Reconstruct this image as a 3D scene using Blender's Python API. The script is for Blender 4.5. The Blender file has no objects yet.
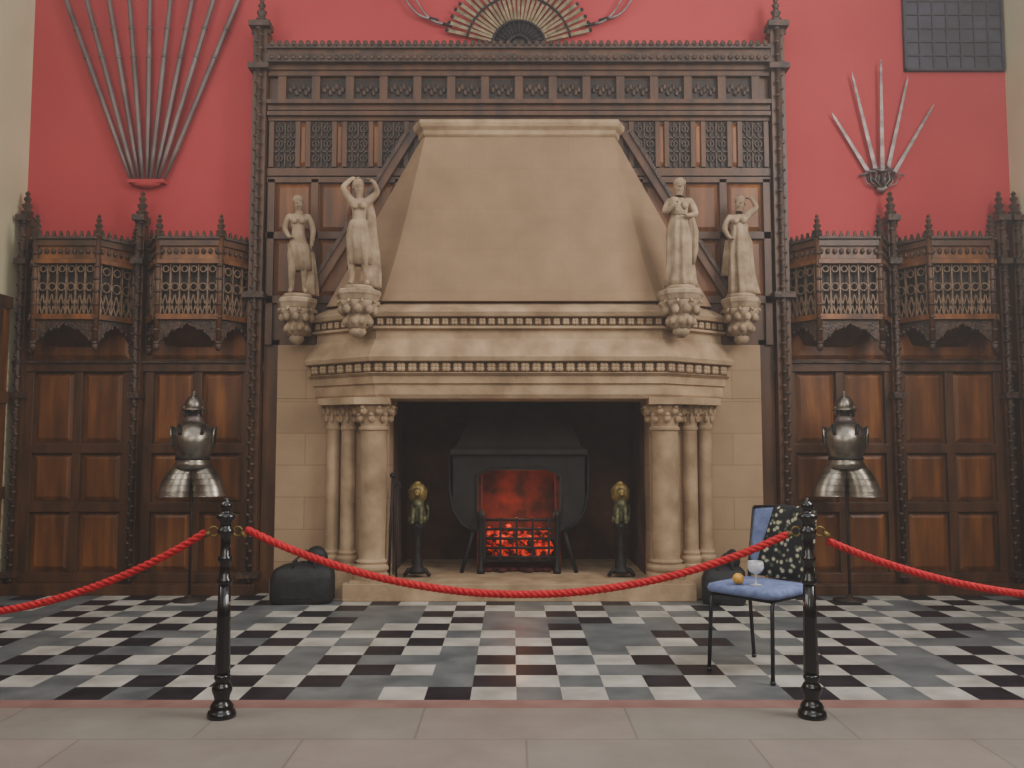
import bpy, bmesh, math, random
from mathutils import Vector, Matrix
random.seed(7)
F=850.0; PT=math.atan(61/850.0); SP=math.sin(PT); CP=math.cos(PT); EYE=1.25
def zz(py,Y):
    v=(384-py)/F
    return EYE+Y*(SP+v*CP)/(CP-v*SP)
def lin(c):
    return tuple(((x/255)/12.92 if x/255<=0.04045 else ((x/255+0.055)/1.055)**2.4) for x in c)+(1,)
# ------------------------------------------------------------------ materials
def base(name):
    m=bpy.data.materials.new(name); m.use_nodes=True
    nt=m.node_tree; b=nt.nodes['Principled BSDF']; return m,nt,b
def nmat(name,c1,c2,scale=(4,4,4),rough=.6,metal=0,bump=.1,bscale=30,detail=5,lo=.3,hi=.7,bdist=.01,c3=None,emit=None,coat=0):
    m,nt,b=base(name); N=nt.nodes; L=nt.links
    tc=N.new('ShaderNodeTexCoord'); mp=N.new('ShaderNodeMapping'); mp.inputs['Scale'].default_value=scale
    L.new(tc.outputs['Object'],mp.inputs['Vector'])
    no=N.new('ShaderNodeTexNoise'); no.inputs['Scale'].default_value=1; no.inputs['Detail'].default_value=detail
    L.new(mp.outputs[0],no.inputs['Vector'])
    cr=N.new('ShaderNodeValToRGB'); e=cr.color_ramp.elements
    e[0].position=lo; e[0].color=lin(c1); e[1].position=hi; e[1].color=lin(c2)
    if c3: q=e.new(.5*(lo+hi)); q.color=lin(c3)
    L.new(no.outputs['Fac'],cr.inputs[0]); L.new(cr.outputs[0],b.inputs['Base Color'])
    b.inputs['Roughness'].default_value=rough; b.inputs['Metallic'].default_value=metal
    b.inputs['Coat Weight'].default_value=coat
    if bump>0:
        n2=N.new('ShaderNodeTexNoise'); n2.inputs['Scale'].default_value=bscale; n2.inputs['Detail'].default_value=4
        L.new(tc.outputs['Object'],n2.inputs['Vector'])
        bp=N.new('ShaderNodeBump'); bp.inputs['Strength'].default_value=bump; bp.inputs['Distance'].default_value=bdist
        L.new(n2.outputs['Fac'],bp.inputs['Height']); L.new(bp.outputs[0],b.inputs['Normal'])
    if emit:
        b.inputs['Emission Strength'].default_value=emit; L.new(cr.outputs[0],b.inputs['Emission Color'])
    return m
def blockmat(name,ca,cb,cm,axes,bw,bh,mortar=.006,rough=.85,var=.3,spec=.3,off=.5):
    m,nt,b=base(name); N=nt.nodes; L=nt.links
    tc=N.new('ShaderNodeTexCoord'); sx=N.new('ShaderNodeSeparateXYZ'); cx=N.new('ShaderNodeCombineXYZ')
    L.new(tc.outputs['Object'],sx.inputs[0]); L.new(sx.outputs[axes[0]],cx.inputs[0]); L.new(sx.outputs[axes[1]],cx.inputs[1])
    br=N.new('ShaderNodeTexBrick'); br.offset=off
    br.inputs['Color1'].default_value=lin(ca); br.inputs['Color2'].default_value=lin(cb); br.inputs['Mortar'].default_value=lin(cm)
    br.inputs['Scale'].default_value=1; br.inputs['Mortar Size'].default_value=mortar; br.inputs['Mortar Smooth'].default_value=.3
    br.inputs['Brick Width'].default_value=bw; br.inputs['Row Height'].default_value=bh
    L.new(cx.outputs[0],br.inputs['Vector'])
    no=N.new('ShaderNodeTexNoise'); no.inputs['Scale'].default_value=2.2; no.inputs['Detail'].default_value=8; no.inputs['Roughness'].default_value=.65
    L.new(tc.outputs['Object'],no.inputs['Vector'])
    cr=N.new('ShaderNodeValToRGB'); cr.color_ramp.elements[0].position=.3; cr.color_ramp.elements[1].position=.7
    cr.color_ramp.elements[0].color=(1-var,1-var,1-var,1); cr.color_ramp.elements[1].color=(1,1,1,1)
    L.new(no.outputs['Fac'],cr.inputs[0])
    mx=N.new('ShaderNodeMix'); mx.data_type='RGBA'; mx.blend_type='MULTIPLY'; mx.inputs['Factor'].default_value=1
    L.new(br.outputs['Color'],mx.inputs['A']); L.new(cr.outputs[0],mx.inputs['B']); L.new(mx.outputs['Result'],b.inputs['Base Color'])
    b.inputs['Roughness'].default_value=rough; b.inputs['Specular IOR Level'].default_value=spec
    n2=N.new('ShaderNodeTexNoise'); n2.inputs['Scale'].default_value=40; n2.inputs['Detail'].default_value=4
    L.new(tc.outputs['Object'],n2.inputs['Vector'])
    bp=N.new('ShaderNodeBump'); bp.inputs['Strength'].default_value=.25; bp.inputs['Distance'].default_value=.006
    L.new(n2.outputs['Fac'],bp.inputs['Height']); L.new(bp.outputs[0],b.inputs['Normal'])
    return m
RED=nmat('red_plaster',(172,54,58),(190,66,70),(.7,.7,.7),.85,bump=.1,bscale=25,detail=6)
CREAM=nmat('cream_plaster',(196,186,150),(218,208,172),(1,1,1),.85)
OAK=nmat('oak_panel',(78,45,19),(152,93,42),(9,9,1.1),.42,bump=.15,bscale=18,detail=9,c3=(112,66,28))
OAKF=nmat('oak_frame',(56,35,20),(100,63,35),(9,9,1.6),.45,bump=.15,bscale=22,detail=8)
OAKD=nmat('oak_carved',(42,30,23),(88,63,47),(14,14,9),.48,bump=.6,bscale=45,bdist=.015)
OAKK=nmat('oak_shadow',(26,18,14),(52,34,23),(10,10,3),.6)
GREYW=nmat('oak_tracery',(90,70,54),(146,116,90),(20,20,14),.5,bump=.4,bscale=60)
STONE=blockmat('sandstone_ashlar',(180,150,118),(166,138,107),(136,110,84),(0,2),.52,.27,.003,var=.22)
HOODS=blockmat('sandstone_hood',(166,136,106),(161,131,101),(152,122,93),(0,2),.85,.36,.002,var=.28)
MOLD=nmat('sandstone_carved',(146,120,91),(192,164,130),(5,5,5),.88,bump=.35,bscale=40)
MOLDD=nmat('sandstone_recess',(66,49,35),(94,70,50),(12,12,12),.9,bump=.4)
STAT=nmat('statue_stone',(132,110,86),(188,164,134),(9,9,9),.92,bump=.4,bscale=60)
SOOT=nmat('sooty_stone',(56,36,26),(112,74,54),(3,3,3),.95,bump=.3)
IRON=nmat('cast_iron',(20,18,19),(40,36,36),(9,9,9),.6,.3)
BLK=nmat('black_gloss_paint',(8,8,12),(16,16,22),(9,9,9),.25,.0,bump=.05,coat=.5)
BRASS=nmat('aged_brass',(84,72,34),(166,142,80),(20,20,20),.5,.5,bump=.2)
FANM=nmat('tarnished_blades',(92,78,58),(156,138,104),(14,14,14),.45,.6,bump=.1)
STEEL=nmat('armor_steel',(92,84,74),(180,172,158),(7,7,7),.33,.9,bump=.1,bscale=20)
STEELD=nmat('weapon_steel',(92,78,76),(158,142,138),(3,3,12),.45,.5,bump=.1)
HAFT=nmat('pike_haft',(92,74,73),(132,112,109),(6,6,3),.45,.3,bump=.1)
COAL=nmat('glowing_coals',(30,6,3),(255,98,24),(13,13,13),.9,emit=1.15,lo=.45,hi=.72,c3=(190,34,6))
EMBER=nmat('firebrick_glow',(44,16,11),(120,38,20),(7,7,7),.9,emit=.07,lo=.35,hi=.7)
ROPE=nmat('red_rope',(174,14,28),(218,34,46),(60,60,60),.8,bump=.3,bscale=250,bdist=.002)
TW=nmat('marble_white',(160,159,150),(212,209,198),(4,4,4),.42,bump=.03,coat=.1)
TG=nmat('marble_grey',(84,91,94),(122,127,127),(4,4,4),.42,bump=.03,coat=.1)
TB=nmat('marble_black',(20,19,26),(44,41,50),(6,6,6),.45,bump=.03)
SLAB=blockmat('paving_slabs',(146,143,134),(156,143,134),(132,124,115),(0,1),.95,.62,.006,.5,.25,.4)
PINK=nmat('red_stone_border',(134,98,92),(158,124,116),(4,4,4),.5)
BLUE=nmat('blue_upholstery',(100,114,160),(128,144,188),(30,30,30),.85,bump=.3,bscale=200,bdist=.002)
CLOTH=nmat('black_bag_fabric',(14,14,16),(34,34,38),(20,20,20),.6,bump=.4,bscale=60)
GREYM=nmat('grey_metal_frame',(44,46,52),(70,72,80),(20,20,20),.35,.7)
FRUIT=nmat('orange_peel',(222,154,50),(240,190,84),(40,40,40),.5,bump=.2,bscale=300,bdist=.001)
DGLASS=nmat('dark_leaded_glass',(44,42,56),(64,62,78),(6,6,6),.6)
LEAD=nmat('lead_bars',(40,36,44),(56,52,62),(9,9,9),.6)
def floral():
    m,nt,b=base('floral_fabric'); N=nt.nodes; L=nt.links
    tc=N.new('ShaderNodeTexCoord'); vo=N.new('ShaderNodeTexVoronoi'); vo.inputs['Scale'].default_value=30
    L.new(tc.outputs['Object'],vo.inputs['Vector'])
    cr=N.new('ShaderNodeValToRGB'); cr.color_ramp.interpolation='CONSTANT'
    e=cr.color_ramp.elements; e[0].position=0; e[0].color=lin((200,170,90)); e[1].position=.46; e[1].color=lin((22,20,26))
    q=e.new(.12); q.color=lin((190,182,160)); q=e.new(.32); q.color=lin((78,92,70))
    L.new(vo.outputs['Distance'],cr.inputs[0]); L.new(cr.outputs[0],b.inputs['Base Color']); b.inputs['Roughness'].default_value=.8
    return m
FLOR=floral()
GLASS,_nt,_b=base('clear_glass'); _b.inputs['Transmission Weight'].default_value=.55; _b.inputs['Roughness'].default_value=.08; _b.inputs['Base Color'].default_value=(.93,.95,.97,1); _b.inputs['IOR'].default_value=1.4
# ------------------------------------------------------------------ mesh builder
class MB:
    def __init__(s): s.v=[];s.f=[];s.m=[];s.s=[]
    def add(s,vs,fs,m=0,sm=False):
        o=len(s.v); s.v+= [tuple(p) for p in vs]
        for f in fs: s.f.append(tuple(i+o for i in f)); s.m.append(m); s.s.append(sm)
    def box(s,x0,x1,y0,y1,z0,z1,m=0):
        s.add([(x,y,z) for z in (z0,z1) for y in (y0,y1) for x in (x0,x1)],[(0,2,3,1),(4,5,7,6),(0,1,5,4),(2,6,7,3),(0,4,6,2),(1,3,7,5)],m)
    def loft(s,rings,m=0,sm=True,cap=True,ring_closed=True):
        n=len(rings[0]); vs=[p for r in rings for p in r]; fs=[]
        for i in range(len(rings)-1):
            for j in range(n if ring_closed else n-1):
                a=i*n+j; b2=i*n+(j+1)%n; fs.append((a,b2,b2+n,a+n))
        if cap and ring_closed: fs.append(tuple(range(n))[::-1]); fs.append(tuple((len(rings)-1)*n+k for k in range(n)))
        s.add(vs,fs,m,sm)
    def prismz(s,pts,z0,z1,m=0):
        s.loft([[(x,y,z0) for x,y in pts],[(x,y,z1) for x,y in pts]],m,False)
    def lathe(s,c,prof,seg=16,m=0,sx=1,sy=1,mod=None,sm=True):
        rings=[]
        for r,z in prof:
            ring=[]
            for k in range(seg):
                a=2*math.pi*k/seg; q=r*(mod(a,z) if mod else 1)
                ring.append((c[0]+q*sx*math.cos(a),c[1]+q*sy*math.sin(a),c[2]+z))
            rings.append(ring)
        s.loft(rings,m,sm)
    def sphere(s,c,r,seg=10,rg=7,m=0,mod=None):
        if not isinstance(r,(tuple,list)): r=(r,r,r)
        rings=[]
        for i in range(rg+1):
            t=math.pi*(i+.001)/(rg+.002); ring=[]
            for k in range(seg):
                a=2*math.pi*k/seg; q=mod(a,t) if mod else 1
                ring.append((c[0]+q*r[0]*math.sin(t)*math.cos(a),c[1]+q*r[1]*math.sin(t)*math.sin(a),c[2]-q*r[2]*math.cos(t)))
            rings.append(ring)
        s.loft(rings,m,True)
    def tube(s,pts,r,seg=8,m=0,sm=True,sq=None):
        pts=[Vector(p) for p in pts]; n=len(pts)
        if not isinstance(r,(list,tuple)): r=[r]*n
        rings=[]; up=None
        for i,p in enumerate(pts):
            d=(pts[min(i+1,n-1)]-pts[max(i-1,0)]).normalized()
            if up is None:
                up=Vector((0,0,1)) if abs(d.z)<.9 else Vector((1,0,0))
            a=(up-d*up.dot(d)).normalized(); b2=d.cross(a); up=a
            rings.append([tuple(p+a*r[i]*math.cos(2*math.pi*k/seg)+b2*r[i]*math.sin(2*math.pi*k/seg)) for k in range(seg)])
        s.loft(rings,m,sm)
    def bar(s,p,q,w,t,n,m=0,w2=None):
        p=Vector(p);q=Vector(q);n=Vector(n).normalized(); d=(q-p).normalized(); sd=d.cross(n).normalized()
        if w2 is None: w2=w
        a=[p+sd*w/2+n*t/2,p-sd*w/2+n*t/2,p-sd*w/2-n*t/2,p+sd*w/2-n*t/2]
        b2=[q+sd*w2/2+n*t/2,q-sd*w2/2+n*t/2,q-sd*w2/2-n*t/2,q+sd*w2/2-n*t/2]
        s.loft([a,b2],m,False)
    def build(s,name,mats,parent=None,loc=None,bevel=0):
        me=bpy.data.meshes.new(name); me.from_pydata(s.v,[],s.f)
        for mt in mats: me.materials.append(mt)
        me.polygons.foreach_set('material_index',s.m); me.polygons.foreach_set('use_smooth',s.s)
        bm=bmesh.new(); bm.from_mesh(me); bmesh.ops.recalc_face_normals(bm,faces=bm.faces); bm.to_mesh(me); bm.free(); me.update()
        o=bpy.data.objects.new(name,me); bpy.context.scene.collection.objects.link(o)
        if loc: o.location=loc
        if parent: o.parent=parent
        if bevel:
            bv=o.modifiers.new('bevel','BEVEL'); bv.width=bevel; bv.segments=2; bv.limit_method='ANGLE'
        return o
def empty(name,loc=(0,0,0)):
    e=bpy.data.objects.new(name,None); e.location=loc; e.empty_display_size=.2
    bpy.context.scene.collection.objects.link(e); return e
YR=7.42   # red wall face
YP=7.35   # panelling face
HW=4.37   # half width of hall
YT=4.28   # front edge of the marble floor
# ------------------------------------------------------------------ walls & floor
m=MB()
m.box(-HW-.3,-1.3,YR,YR+.3,0,7); m.box(1.3,HW+.3,YR,YR+.3,0,7); m.box(-1.3,1.3,YR,YR+.3,2.05,7)
m.build('wall_back',[RED])
for sgn,nm in ((-1,'left'),(1,'right')):
    m=MB()
    x0,x1=(-HW-.3,-HW) if sgn<0 else (HW,HW+.3)
    wy0,wy1,wz0,wz1=2.2,4.6,3.0,6.2
    m.box(x0,x1,-4,wy0,0,7); m.box(x0,x1,wy1,YR,0,7); m.box(x0,x1,wy0,wy1,0,wz0); m.box(x0,x1,wy0,wy1,wz1,7)
    # oak dado along side wall
    DZ=2.5; X=lambda a,b: sorted((sgn*(HW-a),sgn*(HW-b)))
    m.box(*X(.05,0),-4,YP-.2,0.0,DZ,1)
    for k in range(17):
        yy=-3.6+k*.66
        if yy+.07<YP-.2: m.box(*X(.07,.04),yy,yy+.07,0,DZ,2)
    for z in (.0,.8,1.6,DZ-.1):
        m.box(*X(.075,.04),-4,YP-.2,z,z+.1,2)
    m.build('wall_'+nm,[CREAM,OAK,OAKF])
    w=MB(); xc=(x0+x1)/2
    for k in range(4):
        y=wy0+k*(wy1-wy0)/3
        w.box(xc-.05,xc+.05,y-.05,y+.05,wz0,wz1)
    for z in (wz0,(wz0+wz1)/2,wz1): w.box(xc-.05,xc+.05,wy0,wy1,z-.05,z+.05)
    w.build('window_%d'%(1 if sgn<0 else 2),[MOLD])
# tiled floor
m=MB(); T=.228; row=0; nx=int(2*HW/T)+2; x00=-HW
rowsN=int(round((YR-YT)/T)); TD=(YR-YT)/rowsN
for row in range(rowsN):
    ya=YT+row*TD; yb=ya+TD
    for i in range(nx):
        xa=x00+i*T; xb=min(xa+T,HW)
        if xa>=HW: break
        if (i+row)%2==0: c=0
        else: c=2 if ((i-row)//2+row//3)%2==0 else 1
        rr=random.random()
        if c==0 and rr<.18: c=1
        elif c==2 and rr<.06: c=1
        elif c==1 and rr<.12: c=2
        m.add([(xa,ya,0),(xb,ya,0),(xb,yb,0),(xa,yb,0)],[(0,1,2,3)],c)
m.box(-HW,HW,-4,8.6,-.12,-.004,3)
m.add([(-HW,-4,0),(HW,-4,0),(HW,YT-.13,0),(-HW,YT-.13,0)],[(0,1,2,3)],3)
m.add([(-HW,YT-.13,0),(HW,YT-.13,0),(HW,YT,0),(-HW,YT,0)],[(0,1,2,3)],4)
m.build('floor',[TW,TG,TB,SLAB,PINK])
# ------------------------------------------------------------------ oak panelling
pan=empty('oak_wall_panelling')
def fielded(mb,x0,x1,z0,z1,y,m=0):
    b=.035; d=.018
    a=[(x0,y,z0),(x1,y,z0),(x1,y,z1),(x0,y,z1)]; c=[(x0+b,y-d,z0+b),(x1-b,y-d,z0+b),(x1-b,y-d,z1-b),(x0+b,y-d,z1-b)]
    mb.loft([a,c],m,False)
def finial(mb,x,y,z,h,r=.03,m=2):
    mb.lathe((x,y,z),[(r,0),(r*1.2,.06*h),(r*.8,.12*h),(r*1.25,.26*h),(r*.6,.34*h),(r*1.05,.5*h),(r*.42,.6*h),(r*.8,.72*h),(r*.3,.82*h),(r*.55,.9*h),(.001,h)],6,m,sm=False)
def pilaster(mb,x,y,z0,z1,hf,w=.07):
    mb.box(x-w/2,x+w/2,y-.09,y,z0,z1,1)
    mb.tube([(x,y-.11,z0),(x,y-.11,z1)],.022,8,2)
    n=int((z1-z0)/.06)
    for k in range(n):
        z=z0+(k+.5)*(z1-z0)/n
        sx=(-1)**k
        mb.sphere((x+.012*sx,y-.118,z),(.026,.022,.018),6,4,2)
    for z in (z0+.05,(z0+z1)*.5,z1-.4,z1-.02): mb.box(x-w*.75,x+w*.75,y-.15,y,z,z+.05,2)
    finial(mb,x,y-.06,z1,hf,.045); 
    for k in (-1,1): finial(mb,x+k*w*.55,y-.06,z1-.06,hf*.5,.02)
zcap=zz(240,YP)
m=MB()
BAYS=(-3.80,-2.77,2.77,3.71)
for sgn in (-1,1):
    xa,xb=sorted((sgn*2.2,sgn*HW))
    m.box(xa,xb,YP,YR,0,zcap-.02,1)
    m.box(xa,xb,YP-.03,YP,zcap-.10,zcap,1)
    m.box(xa,xb,YP-.18,YP,0,.09,1)
    m.box(xa,xb,YP-.06,YP,.09,.17,1)
    zt=zz(372,YP)
    m.box(xa,xb,YP-.05,YP,zt,zt+.09,1); m.box(xa,xb,YP-.07,YP,zt+.07,zt+.09,2)
    zu=zz(322,YP)
    m.box(xa,xb,YP-.03,YP,zu,zu+.05,1)
    for cx in BAYS:
        if cx*sgn<0: continue
        w=.42
        rows=[.17,.72,1.22,zt]
        for x in (cx-w,cx,cx+w): m.box(x-.035,x+.035,YP-.035,YP,.17,zt,1)
        for r in rows[1:3]: m.box(cx-w,cx+w,YP-.037,YP,r-.04,r+.04,1)
        for r in range(3):
            za=rows[r]+(.04 if r else 0); zb=rows[r+1]-(.04 if r<2 else 0)
            for (p,q) in ((cx-w+.035,cx-.035),(cx+.035,cx+w-.035)):
                fielded(m,p+.015,q-.015,za+.015,zb-.015,YP,0)
        fielded(m,cx-w,cx+w,zt+.11,zu-.02,YP,0)
        for (p,q) in ((cx-w+.02,cx-.02),(cx+.02,cx+w-.02)): fielded(m,p,q,zu+.07,zcap-.12,YP,0)
m.build('panel_frames',[OAK,OAKF,OAKD],pan,bevel=.004)
m=MB()
for x in (-4.29,-3.285,3.24,4.19,4.32):
    pilaster(m,x,YP,.09,zz(222,YP),.26)
m.build('bay_pilasters',[OAK,OAKF,OAKD],pan)
class Facet:
    def __init__(s,A,B):
        s.A=Vector((A[0],A[1],0)); s.B=Vector((B[0],B[1],0)); s.d=(s.B-s.A); s.L=s.d.length; s.d/=s.L
        s.n=Vector((s.d.y,-s.d.x,0))
        if s.n.y>0: s.n=-s.n
    def P(s,u,z,o=0): 
        p=s.A+s.d*u+s.n*o; return (p.x,p.y,z)
def fbar(mb,Fc,a,b,w,t,o,m): mb.bar(Fc.P(a[0],a[1],o),Fc.P(b[0],b[1],o),w,t,Fc.n,m)
def fring(mb,Fc,u,z,r,w,t,o,m,n=10,a0=0,a1=2*math.pi,ez=1):
    pts=[(u+r*math.cos(a0+(a1-a0)*k/n),z+ez*r*math.sin(a0+(a1-a0)*k/n)) for k in range(n+1)]
    for p,q in zip(pts,pts[1:]): fbar(mb,Fc,p,q,w,t,o,m)
def canopy(cx):
    mb=MB(); yb=YP; yf=7.06; hb=.44; hf=.26
    pts=[(cx-hb,yb),(cx-hf,yf),(cx+hf,yf),(cx+hb,yb)]
    zt=zz(241,yf); z1=zz(262,yf); z0=zz(317,yf); zlo=zz(343,yf)
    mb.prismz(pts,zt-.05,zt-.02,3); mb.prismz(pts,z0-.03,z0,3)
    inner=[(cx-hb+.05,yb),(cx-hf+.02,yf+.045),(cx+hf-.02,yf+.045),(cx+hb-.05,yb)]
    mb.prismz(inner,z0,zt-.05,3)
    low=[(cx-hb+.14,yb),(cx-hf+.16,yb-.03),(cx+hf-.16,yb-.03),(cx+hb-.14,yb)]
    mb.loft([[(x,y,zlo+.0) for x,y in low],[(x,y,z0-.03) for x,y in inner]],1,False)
    for A,B in zip(pts,pts[1:]):
        Fc=Facet(A,B); L=Fc.L
        fbar(mb,Fc,(0,zt-.02),(L,zt-.02),.05,.06,.0,1)
        fbar(mb,Fc,(0,zt+.02),(L,zt+.02),.02,.08,.01,2)
        fbar(mb,Fc,(0,(zt+z1)/2),(L,(zt+z1)/2),(zt-z1)*.7,.03,-.01,0)
        fbar(mb,Fc,(0,z1),(L,z1),.035,.07,.005,0)
        fbar(mb,Fc,(0,z0),(L,z0),.045,.07,.005,0)
        n=max(3,int(L/.055))
        for k in range(n):
            u=(k+.5)*L/n
            mb.bar(Fc.P(u,zt+.02,.01),Fc.P(u,zt+.085,.01),.04,.02,Fc.n,2,.008)
            mb.sphere(Fc.P(u,zt+.055,.01),(.018,.014,.014),5,4,2)
            mb.sphere(Fc.P(u,(zt+z1)/2,.012),(.02,.014,.026),6,4,2)
        nc=6 if L>.4 else 3
        cw=(L-.05)/nc; H=z1-z0
        for k in range(nc+1):
            u=.025+k*cw; fbar(mb,Fc,(u,z0),(u,z1),.010,.024,.0,4)
        for k in range(nc):
            u=.025+(k+.5)*cw
            fring(mb,Fc,u,z1-cw*.75,cw*.34,.009,.02,0,4,8)
            zm=z0+H*.42
            fring(mb,Fc,u,zm+.06,cw*.42,.009,.02,0,4,8)
            fbar(mb,Fc,(u-cw/2,z0+.02),(u,zm),.009,.02,0,4); fbar(mb,Fc,(u+cw/2,z0+.02),(u,zm),.009,.02,0,4)
            fbar(mb,Fc,(u-cw/2,zm-.02),(u,z0+.02),.009,.02,0,4); fbar(mb,Fc,(u+cw/2,zm-.02),(u,z0+.02),.009,.02,0,4)
        N=16; top=[];bot=[]
        for k in range(N+1):
            t=k/N; s_=abs(2*t-1)
            drop=(z0-zlo)*(.25+.75*s_**1.6)+.02*abs(math.sin(t*math.pi*4))
            top.append(Fc.P(t*L,z0,.0)); bot.append(Fc.P(t*L,z0-drop,.0))
        for k in range(N):
            q=[Vector(top[k]),Vector(top[k+1]),Vector(bot[k+1]),Vector(bot[k])]
            o=Fc.n*.012
            mb.loft([[tuple(v+o) for v in q],[tuple(v-o) for v in q]],2,False)
            if k%2==0: mb.sphere(tuple((q[2]+q[3])/2+o),(.016,.016,.02),5,4,2)
    for i,(x,y) in enumerate(pts):
        mb.tube([(x,y-.01,zlo-.02),(x,y-.01,zt+.03)],.024,8,1)
        mb.sphere((x,y-.01,zlo-.03),(.03,.03,.04),8,5,2)
        for k in range(8): mb.sphere((x,y-.02,zlo+(zt-zlo)*k/8),(.03,.028,.016),6,4,2)
        if i in (1,2): finial(mb,x,y-.01,zt+.03,.2,.034)
        else: finial(mb,x,y-.03,zt+.03,.14,.026)
    return mb.build('canopy',[OAK,OAKF,OAKD,OAKK,GREYW],pan)
for c in BAYS: canopy(c)
# ---- overmantel
m=MB(); YO=7.30; XO=2.2
ztop=zz(50,YO)
m.box(-XO,XO,YO,YR,zz(345,YO),ztop,1)
for s_ in (-1,1):
    xa,xb=sorted((s_*2.07,s_*XO)); m.box(xa,xb,YO,YR,0,zz(340,YO),1)
for (p0,p1,pr,mi) in ((50,54,.12,2),(54,60,.09,1),(60,68,.13,2),(68,73,.07,1),(73,78,.05,1)):
    m.box(-XO,XO,YO-pr,YO,zz(p1,YO),zz(p0,YO),mi)
n=70
for k in range(n):
    x=-XO+.05+(2*XO-.1)*k/(n-1)
    m.sphere((x,YO-.12,ztop+.005),(.024,.02,.028),5,4,2)
    m.sphere((x,YO-.14,zz(64,YO)),(.02,.015,.022),5,4,1)
zf1,zf0=zz(80,YO),zz(101,YO)
m.box(-XO,XO,YO-.04,YO,zz(106,YO),zf0,1); 
n=14
for k in range(n+1):
    x=-2.08+4.16*k/n; m.box(x-.035,x+.035,YO-.04,YO,zf0,zf1+.02,1)
for k in range(n):
    x=-2.08+4.16*(k+.5)/n
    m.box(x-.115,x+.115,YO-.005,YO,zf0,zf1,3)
    for j in range(7): m.sphere((x-.08+.027*j,YO-.012,(zf0+zf1)/2+.03*math.sin(j*2.1)),(.022,.018,.03),6,4,2)
for (p0,p1,pr) in ((103,107,.09),(107,112,.05),(114,118,.07)):
    m.box(-XO,XO,YO-pr,YO,zz(p1,YO),zz(p0,YO),1)
za,zb=zz(168,YO),zz(123,YO)
Fo=Facet((-3,YO),(3,YO))
m.box(-XO,XO,YO-.03,YO,zz(178,YO),za-.01,1); m.box(-XO,XO,YO-.03,YO,zb+.01,zz(116,YO),1)
for s_ in (-1,1):
    for xc in (2.05,1.73,1.41,1.10,.78):
        x=s_*xc
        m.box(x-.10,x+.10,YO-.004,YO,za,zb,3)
        for xx in (x-.115,x+.115): m.box(xx-.02,xx+.02,YO-.035,YO,za,zb,1)
        u=x+3
        for q in (-.05,0,.05): fbar(m,Fo,(u+q,za),(u+q,zb),.012,.02,.01,2)
        for zq in (za+(zb-za)*.35,za+(zb-za)*.66): fbar(m,Fo,(u-.1,zq),(u+.1,zq),.014,.02,.01,2)
        for q in (-.05,.05):
            for zq in (.2,.52,.85): fring(m,Fo,u+q,za+(zb-za)*zq,.03,.012,.02,.01,2,8)
    for xc in (1.89,1.57,1.25):
        fielded(m,s_*xc-.05,s_*xc+.05,za+.01,zb-.01,YO,0)
    zr=[zz(300,YO),zz(236,YO),zz(180,YO)]
    xs=[1.05,1.42,1.78,2.16]
    for i in range(3):
        for j in range(2):
            x0,x1=sorted((s_*(xs[i]+.04),s_*(xs[i+1]-.04)))
            fielded(m,x0,x1,zr[j]+.04,zr[j+1]-.04,YO,0)
    for x in xs: m.box(s_*x-.03,s_*x+.03,YO-.03,YO,zz(345,YO),zr[2],1)
    for z in zr: m.box(*sorted((s_*1.0,s_*XO)),YO-.03,YO,z-.03,z+.03,1)
    m.bar((s_*.93,YO-.04,zz(135,YO)),(s_*1.95,YO-.04,zz(325,YO)),.09,.08,(0,-1,0),1)
    m.bar((s_*.97,YO-.07,zz(135,YO)),(s_*1.99,YO-.07,zz(325,YO)),.03,.06,(0,-1,0),2)
m.build('overmantel_panelling',[OAK,OAKF,OAKD,OAKK],pan,bevel=.003)
m=MB()
for s_ in (-1,1):
    pilaster(m,s_*2.27,YO+.02,.09,zz(30,YO),.28,.12)
    m.box(s_*2.27-.05,s_*2.27+.05,YO,YR,0,zz(30,YO),1)
m.build('overmantel_pilasters',[OAK,OAKF,OAKD],pan)
# ------------------------------------------------------------------ fireplace
fp=empty('stone_fireplace')
HZ=.14
m=MB()
zl=zz(398,7.1)
m.box(-1.42,1.42,6.90,7.12,0,HZ,1); m.box(-1.09,1.09,7.12,8.4,0,HZ,1)
for s_ in (-1,1):
    pl=[(1.09,7.12),(1.32,7.12),(1.62,7.25),(2.07,7.25),(2.07,YR+.0),(1.09,YR)]
    m.prismz([(s_*x,y) for x,y in pl],0,zl,0)
m.box(-2.07,2.07,7.25,YR,zl,zz(345,7.25),0)
for s_ in (-1,1): m.box(*sorted((s_*1.3,s_*2.09)),7.2,7.25,0,.14,1)
m.build('stone_body',[STONE,MOLD],fp,bevel=.006)
m=MB()
for s_ in (-1,1):
    m.box(*sorted((s_*1.09,s_*1.3)),YR,8.4,0,2.2,0)
m.box(-1.3,1.3,8.4,8.6,0,2.2,0); m.box(-1.3,1.3,YR,8.6,1.95,2.2,0)
m.build('firebox_lining',[SOOT],fp)
def mplan(e):
    h=[(1.74+e,YR),(1.74+e,7.24-e*.4),(1.17+e*.5,6.88-e)]
    return [(-x,y) for x,y in h]+[(x,y) for x,y in reversed(h)]
def ring(e,z): return [(x,y,z) for x,y in mplan(e)]
def Zm(p): return zz(p,6.84)
m=MB()
prof=[(398,-.02),(394,0.0),(384,0.0),(383,.02),(376,.025),(373,.06),(372,.03),(362,.03),(361,.08),(357,.09),(355,.075),(340,.015),(338,-.005),(329,-.01),(328,.03),(326,.03),(325,.005),(317,.005),(316,.05),(312,.065),(310,.04),(298,-.14)]
rs=[ring(e,Zm(p)) for p,e in prof]
m.loft(rs,0,False)
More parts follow.
